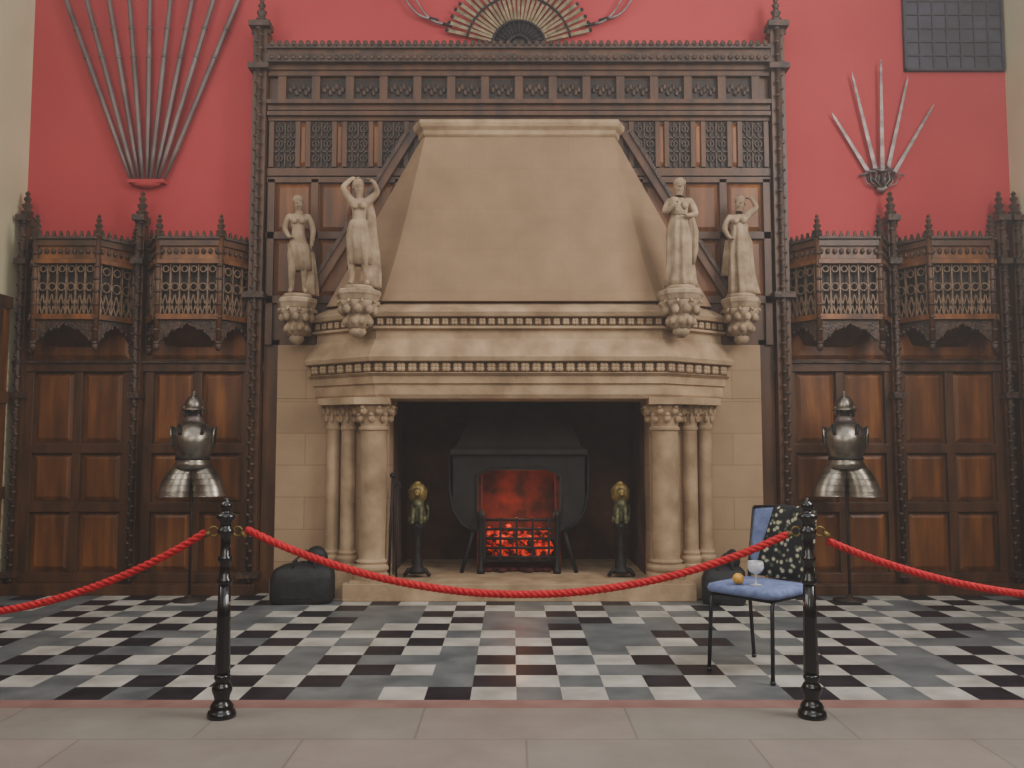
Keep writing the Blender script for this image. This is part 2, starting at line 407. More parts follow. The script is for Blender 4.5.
def rosettes(p0,p1,e,step,rad):
    z=(Zm(p0)+Zm(p1))/2; P=mplan(e)
    for A,B in zip(P,P[1:]):
        if A[1]>=YR-.01 or B[1]>=YR-.01: continue
        Fc=Facet(A,B)
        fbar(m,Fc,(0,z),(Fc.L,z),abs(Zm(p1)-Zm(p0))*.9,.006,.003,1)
        n=max(3,int(Fc.L/step))
        for k in range(n):
            u=(k+.5)*Fc.L/n
            for q in range(4):
                a=q*math.pi/2+.78
                cc=Fc.P(u+rad*.45*math.cos(a),z+rad*.45*math.sin(a),.012)
                m.sphere(cc,(rad*.5,.012,rad*.5),6,4,0)
rosettes(362,372,.03,.088,.045); rosettes(317,325,.005,.075,.035)
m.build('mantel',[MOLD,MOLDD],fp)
m=MB()
zb_=Zm(299); zt_=zz(133,7.14)
rings=[]
NH=8
for i in range(NH+1):
    t=i/NH; k=1-t
    z=zb_+(zt_-zb_)*t
    fx=.80+(1.13-.80)*k*.9+.035*k**4; ox=.85+(1.66-.85)*k; yf=7.13-(7.13-6.93)*(.75*k+.25*k**4); ys=7.27-.02*k
    h=[(ox,YR),(ox,ys),(fx,yf)]
    rings.append([(-x,y,z) for x,y in h]+[(x,y,z) for x,y in reversed(h)])
m.loft(rings,0,False)
def topr(e,z):
    h=[(.86+e,YR),(.86+e,7.26-e*.5),(.81+e*.6,7.12-e)]
    return [(-x,y,z) for x,y in h]+[(x,y,z) for x,y in reversed(h)]
m.loft([topr(e,zz(p,7.12)) for p,e in ((137,-.005),(135,.015),(131,.02),(128,.05),(125,.06),(122,.06),(121,.03))],1,False)
m.build('hood',[HOODS,MOLD],fp,bevel=.004)
def column(mb,x,y,r,z0,z1):
    h=z1-z0; ch=.19
    mb.lathe((x,y,z0),[(r*1.45,0),(r*1.45,.05),(r*1.2,.06),(r*1.42,.085),(r*1.42,.105),(r*1.12,.125),(r*1.25,.145),(r*1.02,.165),(r,.2),(r*.97,h-ch-.03),(r*1.12,h-ch-.02),(r*1.12,h-ch),(r*.98,h-ch+.01),(r*1.1,h-ch*.6),(r*1.4,h-ch*.25),(r*1.5,h-.03),(r*1.5,h)],20,0)
    for lv,(zz_,rr,n) in enumerate(((h-ch*.62,1.18,8),(h-ch*.3,1.42,8))):
        for k in range(n):
            a=2*math.pi*(k+.5*lv)/n
            mb.sphere((x+r*rr*math.cos(a),y+r*rr*math.sin(a),z0+zz_),(r*.3,r*.3,.035),6,5,1)
            mb.sphere((x+r*rr*1.12*math.cos(a),y+r*rr*1.12*math.sin(a),z0+zz_+.03),(r*.22,r*.22,.018),6,4,1)
m=MB()
for s_ in (-1,1):
    for x,y,r in ((1.205,7.065,.112),(1.425,7.12,.062),(1.565,7.18,.058)):
        m.box(s_*x-r*1.42,s_*x+r*1.42,y-r*1.42,y+r*1.42,.0,.22 if r<.1 else HZ+.02,0)
        column(m,s_*x,y,r,.22 if r<.1 else HZ+.02,zz(404,y-.1))
    ab=[(1.05,YR-.1),(1.05,6.86),(1.34,6.86),(1.68,7.08),(1.68,YR-.1)]
    za_=zz(404,6.95)
    m.prismz([(s_*x,y) for x,y in ab],za_-.005,Zm(397),0)
m.build('engaged_columns',[MOLD,MOLD],fp,bevel=.004)
def console(x,y,ztop,h,r):
    mb=MB()
    mod=lambda a,z: 1+.10*math.cos(8*a)
    mb.lathe((x,y,ztop-h),[(.02,0),(r*.3,.02),(r*.42,h*.12),(r*.36,h*.2)],16,0)
    mb.lathe((x,y,ztop-h),[(r*.36,h*.18),(r*.6,h*.3),(r*.62,h*.42),(r*.5,h*.5),(r*.75,h*.62),(r*.95,h*.76)],24,0,mod=mod)
    mb.lathe((x,y,ztop-h),[(r*.8,h*.74),(r*.95,h*.78),(r*1.02,h*.86),(r*1.08,h*.9),(r*1.08,h*.97),(r*1.0,h)],8,0,sm=False)
    for k in range(9):
        a=2*math.pi*k/9
        mb.sphere((x+r*.78*math.cos(a),y+r*.78*math.sin(a),ztop-h*.42),(r*.2,r*.2,r*.24),7,5,0)
        mb.sphere((x+r*.58*math.cos(a+.35),y+r*.58*math.sin(a+.35),ztop-h*.66),(r*.17,r*.17,r*.2),7,5,0)
        pts=[]
        for q in range(8):
            t=q/7*4.5; rr=.035*(1-q/9)
            pts.append((x+(r*.8+rr*math.cos(t))*math.cos(a+.2),y+(r*.8+rr*math.cos(t))*math.sin(a+.2),ztop-h*.3+rr*math.sin(t)))
        mb.tube(pts,.012,5,0)
    mb.box(x-r*.55,x+r*.55,y,min(y+.35,YR),ztop-h*.75,ztop-.01,0)
    return mb.build('console',[STAT],fp)
SX_IN,SY_IN=1.30,6.79; SX_OUT,SY_OUT=1.87,7.10
zin=zz(291,SY_IN); zout=zz(299,SY_OUT)
for s_ in (-1,1):
    console(s_*SX_IN,SY_IN,zin,zin-zz(338,SY_IN),.17)
    console(s_*SX_OUT,SY_OUT,zout,zout-zz(345,SY_OUT),.155)
# ------------------------------------------------------------------ statues
def skinfig(name,H,J,parent):
    base_={ 'pel':(0,0,.525),'wai':(0,0,.61),'che':(0,-.005,.725),'nek':(0,0,.835),'jaw':(0,-.012,.875),'top':(0,-.004,.94),
     'shL':(-.095,0,.79),'elL':(-.13,0,.63),'wrL':(-.12,-.06,.5),'hnL':(-.118,-.075,.46),
     'shR':(.095,0,.79),'elR':(.13,0,.63),'wrR':(.12,-.06,.5),'hnR':(.118,-.075,.46),
     'hiL':(-.055,0,.5),'knL':(-.062,-.02,.28),'anL':(-.062,.015,.05),'toL':(-.07,-.07,.022),
     'hiR':(.055,0,.5),'knR':(.062,-.03,.28),'anR':(.07,.01,.05),'toR':(.085,-.07,.022)}
    base_.update({k:v for k,v in J.items() if k in base_})
    R={'pel':.082,'wai':.069,'che':.082,'nek':.031,'jaw':.045,'top':.052,'shL':.041,'elL':.031,'wrL':.021,'hnL':.02,
       'shR':.041,'elR':.031,'wrR':.021,'hnR':.02,'hiL':.066,'knL':.044,'anL':.026,'toL':.022,'hiR':.066,'knR':.044,'anR':.026,'toR':.022}
    keys=list(base_); ix={k:i for i,k in enumerate(keys)}
    E=[('pel','wai'),('wai','che'),('che','nek'),('nek','jaw'),('jaw','top'),('che','shL'),('shL','elL'),('elL','wrL'),('wrL','hnL'),
       ('che','shR'),('shR','elR'),('elR','wrR'),('wrR','hnR'),('pel','hiL'),('hiL','knL'),('knL','anL'),('anL','toL'),('pel','hiR'),('hiR','knR'),('knR','anR'),('anR','toR')]
    me=bpy.data.meshes.new(name)
    me.from_pydata([tuple(c*H for c in base_[k]) for k in keys],[(ix[a],ix[b]) for a,b in E],[])
    me.materials.append(STAT)
    o=bpy.data.objects.new(name,me); bpy.context.scene.collection.objects.link(o); o.parent=parent
    sk=o.modifiers.new('skin','SKIN'); sk.use_smooth_shade=True; sk.branch_smoothing=.5
    for k in keys:
        r=R[k]*H
        sv=me.skin_vertices[0].data[ix[k]]; sv.radius=(r,r*(.82 if k in('pel','wai','che') else 1)); sv.use_root=(k=='pel')
    ss=o.modifiers.new('sub','SUBSURF'); ss.levels=2; ss.render_levels=2
    return base_
def drape(mb,pts,H,folds=9,amp=.12,ph=0,seg=40):
    rings=[]
    for i,(cx,cy,z,a,b) in enumerate(pts):
        t=i/(len(pts)-1); ring=[]
        for k in range(seg):
            th=2*math.pi*k/seg
            q=1+amp*(.3+.7*t)*math.sin(folds*th+ph+1.6*t)+amp*.5*(.3+.7*t)*math.sin((folds*2-5)*th+2*ph)
            ring.append(((cx+a*q*math.cos(th))*H,(cy+b*q*math.sin(th))*H,z*H))
        rings.append(ring)
    mb.loft(rings,0,True)
def statue(x,y,z,H,J,kind,rot=0):
    e=empty('statue',(x,y,z+.0)); e.rotation_euler=(0,0,rot)
    ph=.035
    fig=empty('figure_pivot',(0,0,ph)); fig.parent=e
    B=skinfig('body',H,J,fig)
    mb=MB()
    hx,hy,hz=B['top']; jx,jy,jz=B['jaw']
    mb.sphere((hx*H,(hy+.014)*H,(hz+.004)*H),(.056*H,.056*H,.056*H),14,9,0,mod=lambda a,t:1+.07*math.sin(7*a+3*t))
    mb.sphere((hx*H,(hy+.06)*H,(hz-.01)*H),(.026*H,.028*H,.026*H),8,6,0)
    fy=min(hy,jy)-.044; zc=(hz+jz)/2
    mb.tube([(hx*H,(fy+.004)*H,(zc+.014)*H),(hx*H,(fy-.007)*H,(zc-.008)*H),(hx*H,(fy+.006)*H,(zc-.013)*H)],[.004*H,.008*H,.004*H],6)
    for q in (-1,1):
        mb.sphere(((hx+q*.016)*H,(fy+.008)*H,(zc+.006)*H),.007*H,6,5)
        mb.sphere(((hx+q*.048)*H,(hy+.006)*H,(zc)*H),(.006*H,.012*H,.014*H),6,5)
    mb.tube([((jx-.013)*H,(fy+.006)*H,(jz-.002)*H),(jx*H,(fy+.001)*H,(jz)*H),((jx+.013)*H,(fy+.006)*H,(jz-.002)*H)],.0055*H,6)
    cx,cy,cz=B['che']
    for q in (-1,1): mb.sphere(((cx+q*.038)*H,(cy-.058)*H,(cz+.0)*H),(.034*H,.03*H,.034*H),10,7)
    for sd in 'LR':
        w=Vector(B['wr'+sd])*H; h=Vector(B['hn'+sd])*H; d=(h-w).normalized()
        a=Vector((0,1,0)); a=(a-d*a.dot(d)); a=a.normalized() if a.length>.1 else Vector((1,0,0)); n=d.cross(a)
        for k in range(4):
            p=h+a*(k-1.5)*.0105*H; l=(.026,.031,.03,.023)[k]*H
            mb.tube([p,p+d*l*.55+n*.002*H,p+d*l+n*.009*H],[.0058*H,.0052*H,.0035*H],6)
        p=w+(h-w)*.4
        mb.tube([p,p+a*.02*H+d*.008*H,p+a*.024*H+d*.026*H],[.007*H,.006*H,.004*H],6)
    if kind==1:
        drape(mb,[(.07,.03,.50,.03,.03),(.10,.03,.42,.05,.05),(.115,.03,.28,.055,.055),(.12,.03,.14,.065,.06),(.125,.03,.0,.07,.065)],H,6,.16,.4,30)
        drape(mb,[(0,.0,.50,.105,.085),(0.01,0,.47,.112,.092),(.02,0,.42,.112,.092),(.03,.0,.34,.115,.09),(.05,.01,.24,.10,.08)],H,8,.09,.2)
    if kind==2:
        drape(mb,[(.06,.045,.80,.05,.04),(.09,.05,.66,.05,.04),(.09,.045,.5,.06,.045),(.10,.04,.3,.075,.05),(.11,.03,.12,.08,.06),(.10,.03,0,.09,.065)],H,7,.18,1.0,34)
        drape(mb,[(0,0,.60,.08,.075),(0,0,.53,.10,.085),(0.0,0,.47,.112,.09),(.01,0,.36,.115,.09),(.02,.01,.2,.11,.085)],H,10,.12,.8)
    if kind==3:
        drape(mb,[(0,0,.66,.072,.066),(0,0,.60,.088,.078),(0,0,.5,.112,.094),(.0,0,.35,.112,.094),(.0,0,.18,.115,.095),(.0,.0,.06,.125,.105),(0,0,0.0,.135,.11)],H,9,.15,.5,64)
        drape(mb,[(-.05,-.01,.80,.045,.07),(-.03,-.01,.72,.06,.075),(0,-.01,.64,.07,.07)],H,6,.08,.2)
        drape(mb,[(.10,-.02,.62,.03,.05),(.12,-.02,.5,.04,.055),(.12,.0,.34,.035,.05),(.11,.0,.2,.02,.03)],H,5,.2,.7,24)
    if kind==4:
        drape(mb,[(0,0,.70,.078,.072),(0,0,.62,.076,.07),(0,0,.52,.108,.092),(-.0,0,.35,.112,.094),(.01,0,.18,.118,.095),(.02,.0,.06,.13,.105),(.02,0,0.0,.14,.11)],H,8,.16,1.5,64)
        drape(mb,[(-.11,.02,.55,.03,.03),(-.12,.03,.4,.04,.04),(-.125,.03,.2,.05,.045)],H,5,.2,1.5,24)
    mb.build('drapery_and_details',[STAT],fig)
    pb=MB(); pb.lathe((0,0,0),[(.125,0),(.125,.02),(.115,.035)],16,0); pb.build('plinth',[STAT],e)
    return e
statue(-SX_OUT,SY_OUT,zout,.86,{'elL':(-.135,.01,.65),'wrL':(-.085,-.06,.56),'hnL':(-.06,-.08,.55),'elR':(.14,.02,.64),'wrR':(.13,-.02,.5),'hnR':(.128,-.03,.47),'top':(-.012,-.006,.94),'knL':(-.05,-.045,.28),'pel':(.01,0,.525)},1,.15)
statue(-SX_IN,SY_IN,zin,.90,{'shL':(-.09,0,.8),'elL':(-.155,-.01,.90),'wrL':(-.07,-.01,.985),'hnL':(-.035,0,.99),'shR':(.095,0,.80),'elR':(.165,-.02,.86),'wrR':(.13,-.05,.945),'hnR':(.09,-.05,.965),'top':(-.012,-.01,.93),'knR':(.05,-.05,.28)},2,.1)
statue(SX_IN,SY_IN,zin,.90,{'elL':(-.14,-.02,.66),'wrL':(-.06,-.10,.72),'hnL':(-.03,-.105,.745),'elR':(.145,-.02,.65),'wrR':(.07,-.10,.62),'hnR':(.035,-.115,.63),'top':(.008,-.006,.94)},3,-.1)
statue(SX_OUT,SY_OUT,zout,.86,{'elL':(-.15,-.02,.66),'wrL':(-.11,-.09,.56),'hnL':(-.08,-.10,.54),'shR':(.09,0,.8),'elR':(.17,-.01,.86),'wrR':(.12,-.01,.955),'hnR':(.085,0,.965),'top':(.015,-.008,.935)},4,-.2)
# ------------------------------------------------------------------ grate, hood, andirons
g=empty('fire_grate'); m=MB()
yg=7.52
def rr(hx,yf,yb,z): return [(-hx,yf,z),(hx,yf,z),(hx,yb,z),(-hx,yb,z)]
m.loft([rr(.60,yg-.06,8.3,1.17),rr(.60,yg-.06,8.3,1.21),rr(.55,yg-.02,8.3,1.24),rr(.44,yg+.14,8.3,1.5),rr(.38,yg+.25,8.3,1.94)],2,False)
out=[(-.40,.50),(-.50,.56),(-.58,.68),(-.61,.85),(-.61,1.17),(.61,1.17),(.61,.85),(.58,.68),(.50,.56),(.40,.50)]
inn=[(-.34,.50),(-.36,.60),(-.37,.7),(-.37,.98),(-.25,1.04),(.25,1.04),(.37,.98),(.37,.7),(.36,.60),(.34,.50)]
for k in range(len(out)-1):
    q=[out[k],out[k+1],inn[k+1],inn[k]]
    m.loft([[(x,yg,z) for x,z in q],[(x,yg+.05,z) for x,z in q]],0,False)
m.tube([(x,yg-.01,z) for x,z in out],.014,6,0); m.tube([(x,yg-.01,z) for x,z in inn],.012,6,0)
m.box(-.62,-.58,yg,8.3,.8,1.17,0); m.box(.58,.62,yg,8.3,.8,1.17,0)
m.box(-.37,.37,yg+.42,yg+.46,HZ,1.15,1)
for s_ in (-1,1): m.box(*sorted((s_*.37,s_*.33)),yg+.05,yg+.44,HZ,1.05,1)
for s_ in (-1,1):
    m.lathe((s_*.33,yg-.06,HZ),[(.035,0),(.035,.03),(.018,.05),(.022,.15),(.018,.3),(.022,.47),(.03,.49),(.03,.52),(.012,.54),(.0,.57)],10,0)
    m.tube([(s_*.40,yg,.5),(s_*.44,yg,.35),(s_*.5,yg-.02,HZ)],.018,6,0)
for z in (.28,.36,.44,.52,.6): m.tube([(-.33,yg-.06,z),(.33,yg-.06,z)],.012,6,0)
m.box(-.33,.33,yg-.05,yg+.4,.24,.26,0)
for k in range(5): m.box(-.31+.14*k,-.29+.14*k,yg-.075,yg-.04,.26,.62,0)
m.build('grate_ironwork',[IRON,EMBER,nmat('sheet_iron_canopy',(30,25,24),(52,44,41),(5,5,5),.7,.1)],g)
m=MB()
for k in range(130):
    lim=.27
    x=random.uniform(-lim,lim); y=random.uniform(yg-.01,yg+.36); z=.28+random.random()*(.12+.12*(y-yg)/.36)
    r=random.uniform(.03,.05)
    m.sphere((x,y,z),(r,r*.9,r*.8),6,4,0,mod=lambda a,t:1+.2*math.sin(3*a+5*t+x*30))
m.build('coals',[COAL],g)
m=MB(); 
for k in range(40):
    x=random.uniform(-.28,.28); y=random.uniform(yg-.02,yg+.35); m.sphere((x,y,HZ+.02),(.05,.05,.02),6,4,0)
m.build('embers',[EMBER],g)
def andiron(x,y):
    e=empty('andiron',(x,y,HZ)); m=MB()
    m.lathe((0,0,0.03),[(.07,0),(.075,.03),(.04,.06),(.05,.1),(.03,.13),(.024,.2),(.034,.24),(.024,.28),(.03,.34),(.05,.37),(.06,.385),(.06,.42),(.0,.421)],14,0)
    for s_ in (-1,1): m.tube([(0,0,.07),(s_*.07,-.02,.06),(s_*.11,-.03,.012)],[.022,.02,.016],6,0)
    m.tube([(0,.02,.1),(0,.3,.1),(0,.32,.012)],.016,6,0)
    m.build('iron_stem',[IRON],e)
    b=MB(); zb=.45
    b.loft([[(r*math.cos(a)*sx,cy+r*math.sin(a),zb+z) for a in [2*math.pi*k/12 for k in range(12)]] for z,cy,r,sx in ((0,.02,.055,1.15),(.03,.02,.066,1.15),(.09,.01,.06,1.05),(.15,-.01,.056,1),(.20,-.01,.045,1))],1,True)
    for s_ in (-1,1):
        b.tube([(s_*.03,-.03,zb+.15),(s_*.034,-.055,zb+.08),(s_*.038,-.06,zb+.01),(s_*.038,-.085,zb+.008)],[.024,.019,.017,.014],8,1)
        b.sphere((s_*.055,.0,zb+.035),(.028,.05,.04),8,6,1)
    b.sphere((0,-.0,zb+.25),(.078,.062,.088),16,10,0,mod=lambda a,t:1+.1*math.sin(8*a+4*t))
    b.sphere((0,-.035,zb+.26),(.042,.04,.045),10,8,0)
    b.sphere((0,-.07,zb+.245),(.022,.025,.02),8,6,0)
    b.sphere((0,0,zb+.335),(.03,.03,.02),8,5,0)
    b.tube([(.03,.06,zb+.02),(.08,.06,zb+.03),(.085,.05,zb+.1),(.07,.05,zb+.15)],[.01,.01,.009,.016],6,1)
    b.build('brass_lion',[BRASS,nmat('verdigris_brass',(56,60,42),(112,110,72),(20,20,20),.5,.4)],e)
andiron(-.86,7.27); andiron(.86,7.27)
m=MB()
m.tube([(-1.06,7.0,HZ),(-1.055,7.03,.6),(-1.045,7.06,.98)],.011,6,0); m.sphere((-1.045,7.055,1.0),.024,8,6,0)
m.tube([(-1.0,7.0,HZ),(-1.01,7.03,.5),(-1.0,7.06,.9)],.010,6,0); m.tube([(-1.03,7.06,.9),(-1.0,7.05,.95),(-.97,7.06,.9)],.009,6,0)
m.build('fire_irons',[IRON])
# ------------------------------------------------------------------ half armours
def armor(x,y,rot):
    e=empty('suit_of_armor',(x,y,0)); e.rotation_euler=(0,0,rot)
    z0=zz(496,y); H=zz(395,y)-z0
    def ell(z,a,b,cy=0,mod=None,n=36,cx=0): 
        return [(cx+a*math.cos(t)*(mod(t) if mod else 1),cy+b*math.sin(t)*(mod(t) if mod else 1),z0+z) for t in [2*math.pi*k/n for k in range(n)]]
    m=MB()
    for s_ in (-1,1):
        lam=[(.265,.075,.04),(.235,.092,.064),(.195,.102,.086),(.15,.110,.105),(.10,.116,.120),(.05,.120,.130),(.005,.120,.136)]
        for (za,a0,c0),(zb,a1,c1) in zip(lam,lam[1:]):
            m.loft([ell(zb-.008,a1+.009,(a1+.009)*.9,-.01,cx=s_*c1),ell(za,a0,a0*.9,-.01,cx=s_*c0)],0,True,cap=False)
        r_=ell(.0,.126,.113,-.01,cx=s_*.136); m.tube(r_+[r_[0]],.007,6,0)
    ridge=lambda t:1+.10*max(0,math.cos(t+math.pi/2))**6
    prof=[(.22,.155,.125),(.27,.14,.115),(.30,.122,.10),(.315,.128,.108),(.34,.138,.118),(.40,.158,.142),(.46,.168,.148),(.51,.162,.13),(.55,.14,.108),(.58,.105,.085),(.60,.08,.07)]
    m.loft([ell(z,a,b,0,ridge) for z,a,b in prof],0,True)
    m.loft([ell(.292,.132,.112),ell(.305,.139,.119),ell(.318,.132,.112)],1,True)
    m.loft([ell(.59,.09,.08),ell(.62,.074,.066),ell(.65,.066,.06),ell(.66,.074,.068)],2,True)
    for s_ in (-1,1):
        m.sphere((s_*.152,0,z0+.48),(.028,.062,.08),14,9,1)
        m.tube([(s_*(.162+.008*math.cos(t)),.066*math.sin(t),z0+.48+.085*math.cos(t)) for t in [2*math.pi*k/16 for k in range(17)]],.009,6,0)
        m.tube([(s_*.095,-.09,z0+.575),(s_*.085,-.135,z0+.5)],.013,6,1)
        m.sphere((s_*.07,-.02,z0+.69),(.016,.045,.05),10,7,0)
    hz=.65
    m.loft([ell(hz+z,a,b,cy) for z,a,b,cy in ((0,.062,.066,0),(.03,.068,.076,0),(.06,.076,.09,0),(.10,.075,.088,0),(.135,.06,.072,0),(.16,.035,.048,0),(.175,.004,.01,0))],0,True)
    m.loft([ell(hz+.055,.078,.092),ell(hz+.045,.098,.135,-.014),ell(hz+.052,.098,.135,-.014),ell(hz+.068,.078,.092)],0,True,cap=False)
    c=[(0,-.09,hz+.07),(0,-.06,hz+.15),(0,-.01,hz+.205),(0,.05,hz+.17),(0,.085,hz+.08),(0,.06,hz+.08),(0,0,hz+.12),(0,-.05,hz+.08)]
    m.loft([[(q,py,z0+pz) for _,py,pz in c] for q in (-.008,.008)],0,False)
    m.box(-.04,.04,-.078,-.06,z0+hz+.005,z0+hz+.045,1)
    m.build('plate_armor',[STEEL,IRON,STEELD],e)
    p=MB(); p.tube([(0,0,.0),(0,0,z0+.55)],.011,8,0)
    p.lathe((0,0,0),[(.13,0),(.13,.012),(.03,.025),(.015,.05)],20,0)
    p.build('display_stand',[OAKK],e)
armor(-2.66,6.95,.2); armor(2.66,6.95,-.35)
# ------------------------------------------------------------------ wall weapons
def px2x(px,py,Y):
    return (px-512)/F*(Y*CP+(zz(py,Y)-EYE)*SP)-.06
yw=YR-.045
m=MB()
bx,bz=px2x(147,182,yw),zz(180,yw)
for i,(tx,bxp) in enumerate(((66,131),(87,135),(109,139),(130,143),(150,147),(171,151),(192,155),(214,159),(238,164))):
    xb_=px2x(bxp,180,yw); xt=px2x(tx,0,yw); zt2=zz(0,yw); 
    d=Vector((xt-xb_,0,zt2-bz)); top=Vector((xb_,0,bz))+d*1.22
    p0=Vector((xb_,yw-.012*(i%2),bz)); p1=Vector((top.x,yw-.012*(i%2),top.z))
    m.tube([p0,p0+(p1-p0)*.12,p0+(p1-p0)*.45,p0+(p1-p0)*.8,p1],[.012,.021,.024,.022,.018],8,0)
    for t in (.55,.68): 
        c=p0+(p1-p0)*t; m.tube([c,c+(p1-p0).normalized()*.025],.028,8,0)
    m.bar(p1,p1+d.normalized()*.22,.05,.012,(0,-1,0),1,.004)
m.box(bx-.16,bx+.16,yw-.03,YR-.002,bz-.03,bz+.0,2)
m.lathe((bx,yw,bz-.05),[(.04,-.02),(.11,.0),(.15,.03)],16,2,1,.25)
m.build('pike_display',[HAFT,STEELD,RED])
def sword(mb,p0,ang,L,hil,y):
    d=Vector((math.cos(ang),0,math.sin(ang))); n=Vector((-d.z,0,d.x)); p0=Vector((p0[0],y,p0[1]))
    mb.bar(p0+d*hil,p0+d*(L*.93),.036,.008,(0,-1,0),0,.02); mb.bar(p0+d*(L*.93),p0+d*L,.02,.008,(0,-1,0),0,.003)
    mb.tube([p0+d*hil-n*.09+d*.02,p0+d*hil,p0+d*hil+n*.09+d*.02],.010,6,0)
    mb.tube([p0,p0+d*hil],.013,8,2); mb.sphere(tuple(p0-d*.01),.024,8,6,0)
    mb.tube([p0+d*hil+n*.05,p0+d*hil*.5+n*.065,p0],.006,6,0)
    mb.tube([p0+d*hil-n*.05,p0+d*hil*.5-n*.065,p0],.006,6,0)
m=MB(); cx_,cz_=px2x(882,178,yw),zz(178,yw)
for i,(tx,tz) in enumerate(((833,112),(852,72),(880,60),(908,76),(933,104))):
    X_,Z_=px2x(tx,tz,yw),zz(tz,yw); bx_=cx_+(.07*(2-i)/2*-1)
    d=Vector((X_-bx_,0,Z_-cz_)); L=d.length; ang=math.atan2(d.z,d.x)
    sword(m,(bx_-math.cos(ang)*.08,cz_-math.sin(ang)*.10),ang,L+.10,.16,yw-.012*(i%3)+.012)
m.box(cx_-.12,cx_+.12,YR-.03,YR-.002,cz_-.02,cz_+.02,2)
m.build('sword_display',[STEELD,IRON,OAKK])
m=MB(); cz2=4.80; cx2=.0
n=27
for i in range(n):
    a=math.radians(14+152*i/(n-1)); r0=.24; r1=.66
    d=Vector((math.cos(a),0,math.sin(a))); c=Vector((cx2,yw-.01*(i%2),cz2))
    m.bar(c+d*r0,c+d*r1,.020,.012,(0,-1,0),0,.034)
    m.sphere(tuple(c+d*r1),(.02,.015,.02),6,4,1)
    m.tube([c+d*(r0-.14),c+d*r0],[.008,.015],6,1)
for r_,w_ in ((.24,.012),(.10,.02),(.47,.010)):
    m.tube([(cx2+r_*math.cos(math.radians(10+160*k/20)),yw-.02,cz2+r_*math.sin(math.radians(10+160*k/20))) for k in range(21)],w_,6,1)
m.sphere((cx2,yw,cz2),(.09,.03,.09),12,8,1)
for s_ in (-1,1):
    for q in range(2):
        m.tube([(s_*(.68+.12*q+.42*math.sin(t*.8)),yw,5.02+.05*q+.38*t*t) for t in [k/8 for k in range(9)]],[.014-.001*k for k in range(9)],6,2)
        m.tube([(s_*(.60+.12*q),yw,5.0+.05*q),(s_*(.68+.12*q),yw,5.02+.05*q)],.016,6,1)
m.build('weapon_fan_display',[FANM,IRON,STEELD])
m=MB(); xa,xb=px2x(905,50,YR),min(px2x(1001,50,YR),HW-.02); za,zb=zz(70,YR),5.75
m.box(xa,xb,YR-.015,YR,za,zb,0)
for k in range(8): x=xa+(xb-xa)*k/7; m.box(x-.008,x+.008,YR-.03,YR-.015,za,zb,1)
for k in range(10): z=za+(zb-za)*k/9; m.box(xa,xb,YR-.028,YR-.015,z-.008,z+.008,1)
m.box(xa-.02,xa,YR-.04,YR,za-.02,zb,1); m.box(xb-.01,xb+.01,YR-.04,YR,za-.02,zb,1); m.box(xa-.02,xb,YR-.04,YR,za-.02,za,1)
m.build('window_3',[DGLASS,LEAD])
# ------------------------------------------------------------------ barrier
PX=[-4.12,-1.40,1.325,4.12]; PY=4.02; K=.976
def post(x):
    e=empty('barrier_post',(x,PY,0)); e.scale=(K,K,K); m=MB()
    m.lathe((0,0,0),[(.066,0),(.068,.012),(.062,.03),(.052,.036),(.055,.05),(.046,.065),(.034,.08),(.038,.10),(.046,.12),(.048,.135),(.040,.15),(.030,.165),(.038,.18),(.038,.19),(.03,.2)],24,0)
    m.lathe((0,0,0),[(.036,.2),(.035,.24),(.031,.46),(.028,.62)],32,0,mod=lambda a,z:1-.09*(.5+.5*math.cos(8*a)))
    m.lathe((0,0,0),[(.028,.615),(.036,.625),(.036,.64),(.027,.65),(.024,.70),(.025,.72),(.034,.73),(.034,.745),(.024,.755),(.023,.83),(.026,.85),(.04,.86),(.04,.875),(.028,.885),(.026,.91),(.038,.92),(.046,.93),(.046,.945),(.03,.955),(.018,.962),(.026,.975),(.03,.99),(.024,1.004),(.008,1.012),(.012,1.02),(.0,1.03)],24,0)
    m.build('cast_iron_post',[BLK],e)
    m=MB()
    for s_ in (-1,1):
        m.tube([(s_*(.035+.022+.022*math.cos(t)),0,.868+.022*math.sin(t)) for t in [2*math.pi*k/12 for k in range(13)]],.005,6,0)
        m.tube([(s_*.075,0,.862),(s_*.10,0,.845)],.013,8,0)
    m.build('rope_hooks',[BRASS],e)
for x in PX: post(x)
def rope(xa,xb,za,zb,low):
    m=MB(); N=260; xa+=.095; xb-=.095
    c=[]
    for k in range(N+1):
        t=k/N; base_z=za+(zb-za)*t
        sag=(min(za,zb)-low)*(4*t*(1-t))**.97
        c.append(Vector((xa+(xb-xa)*t,PY,base_z-sag)))
    for s_ in range(3):
        pts=[]
        for k in range(N+1):
            p=c[k]; d=(c[min(k+1,N)]-c[max(k-1,0)]).normalized(); u=Vector((0,1,0)); v=d.cross(u)
            a=2*math.pi*(s_/3)+k/N*(xb-xa)/.085*2*math.pi
            pts.append(p+(u*math.cos(a)+v*math.sin(a))*.009)
        m.tube(pts,.0105,6,0)
    m.build('barrier_rope',[ROPE])
zr_=lambda p: zz(p,PY)
rope(PX[1],PX[2],zr_(529),zr_(534),zr_(597))
rope(PX[0],PX[1],.83,zr_(532),zr_(618))
rope(PX[2],PX[3],zr_(541),.83,zr_(602))
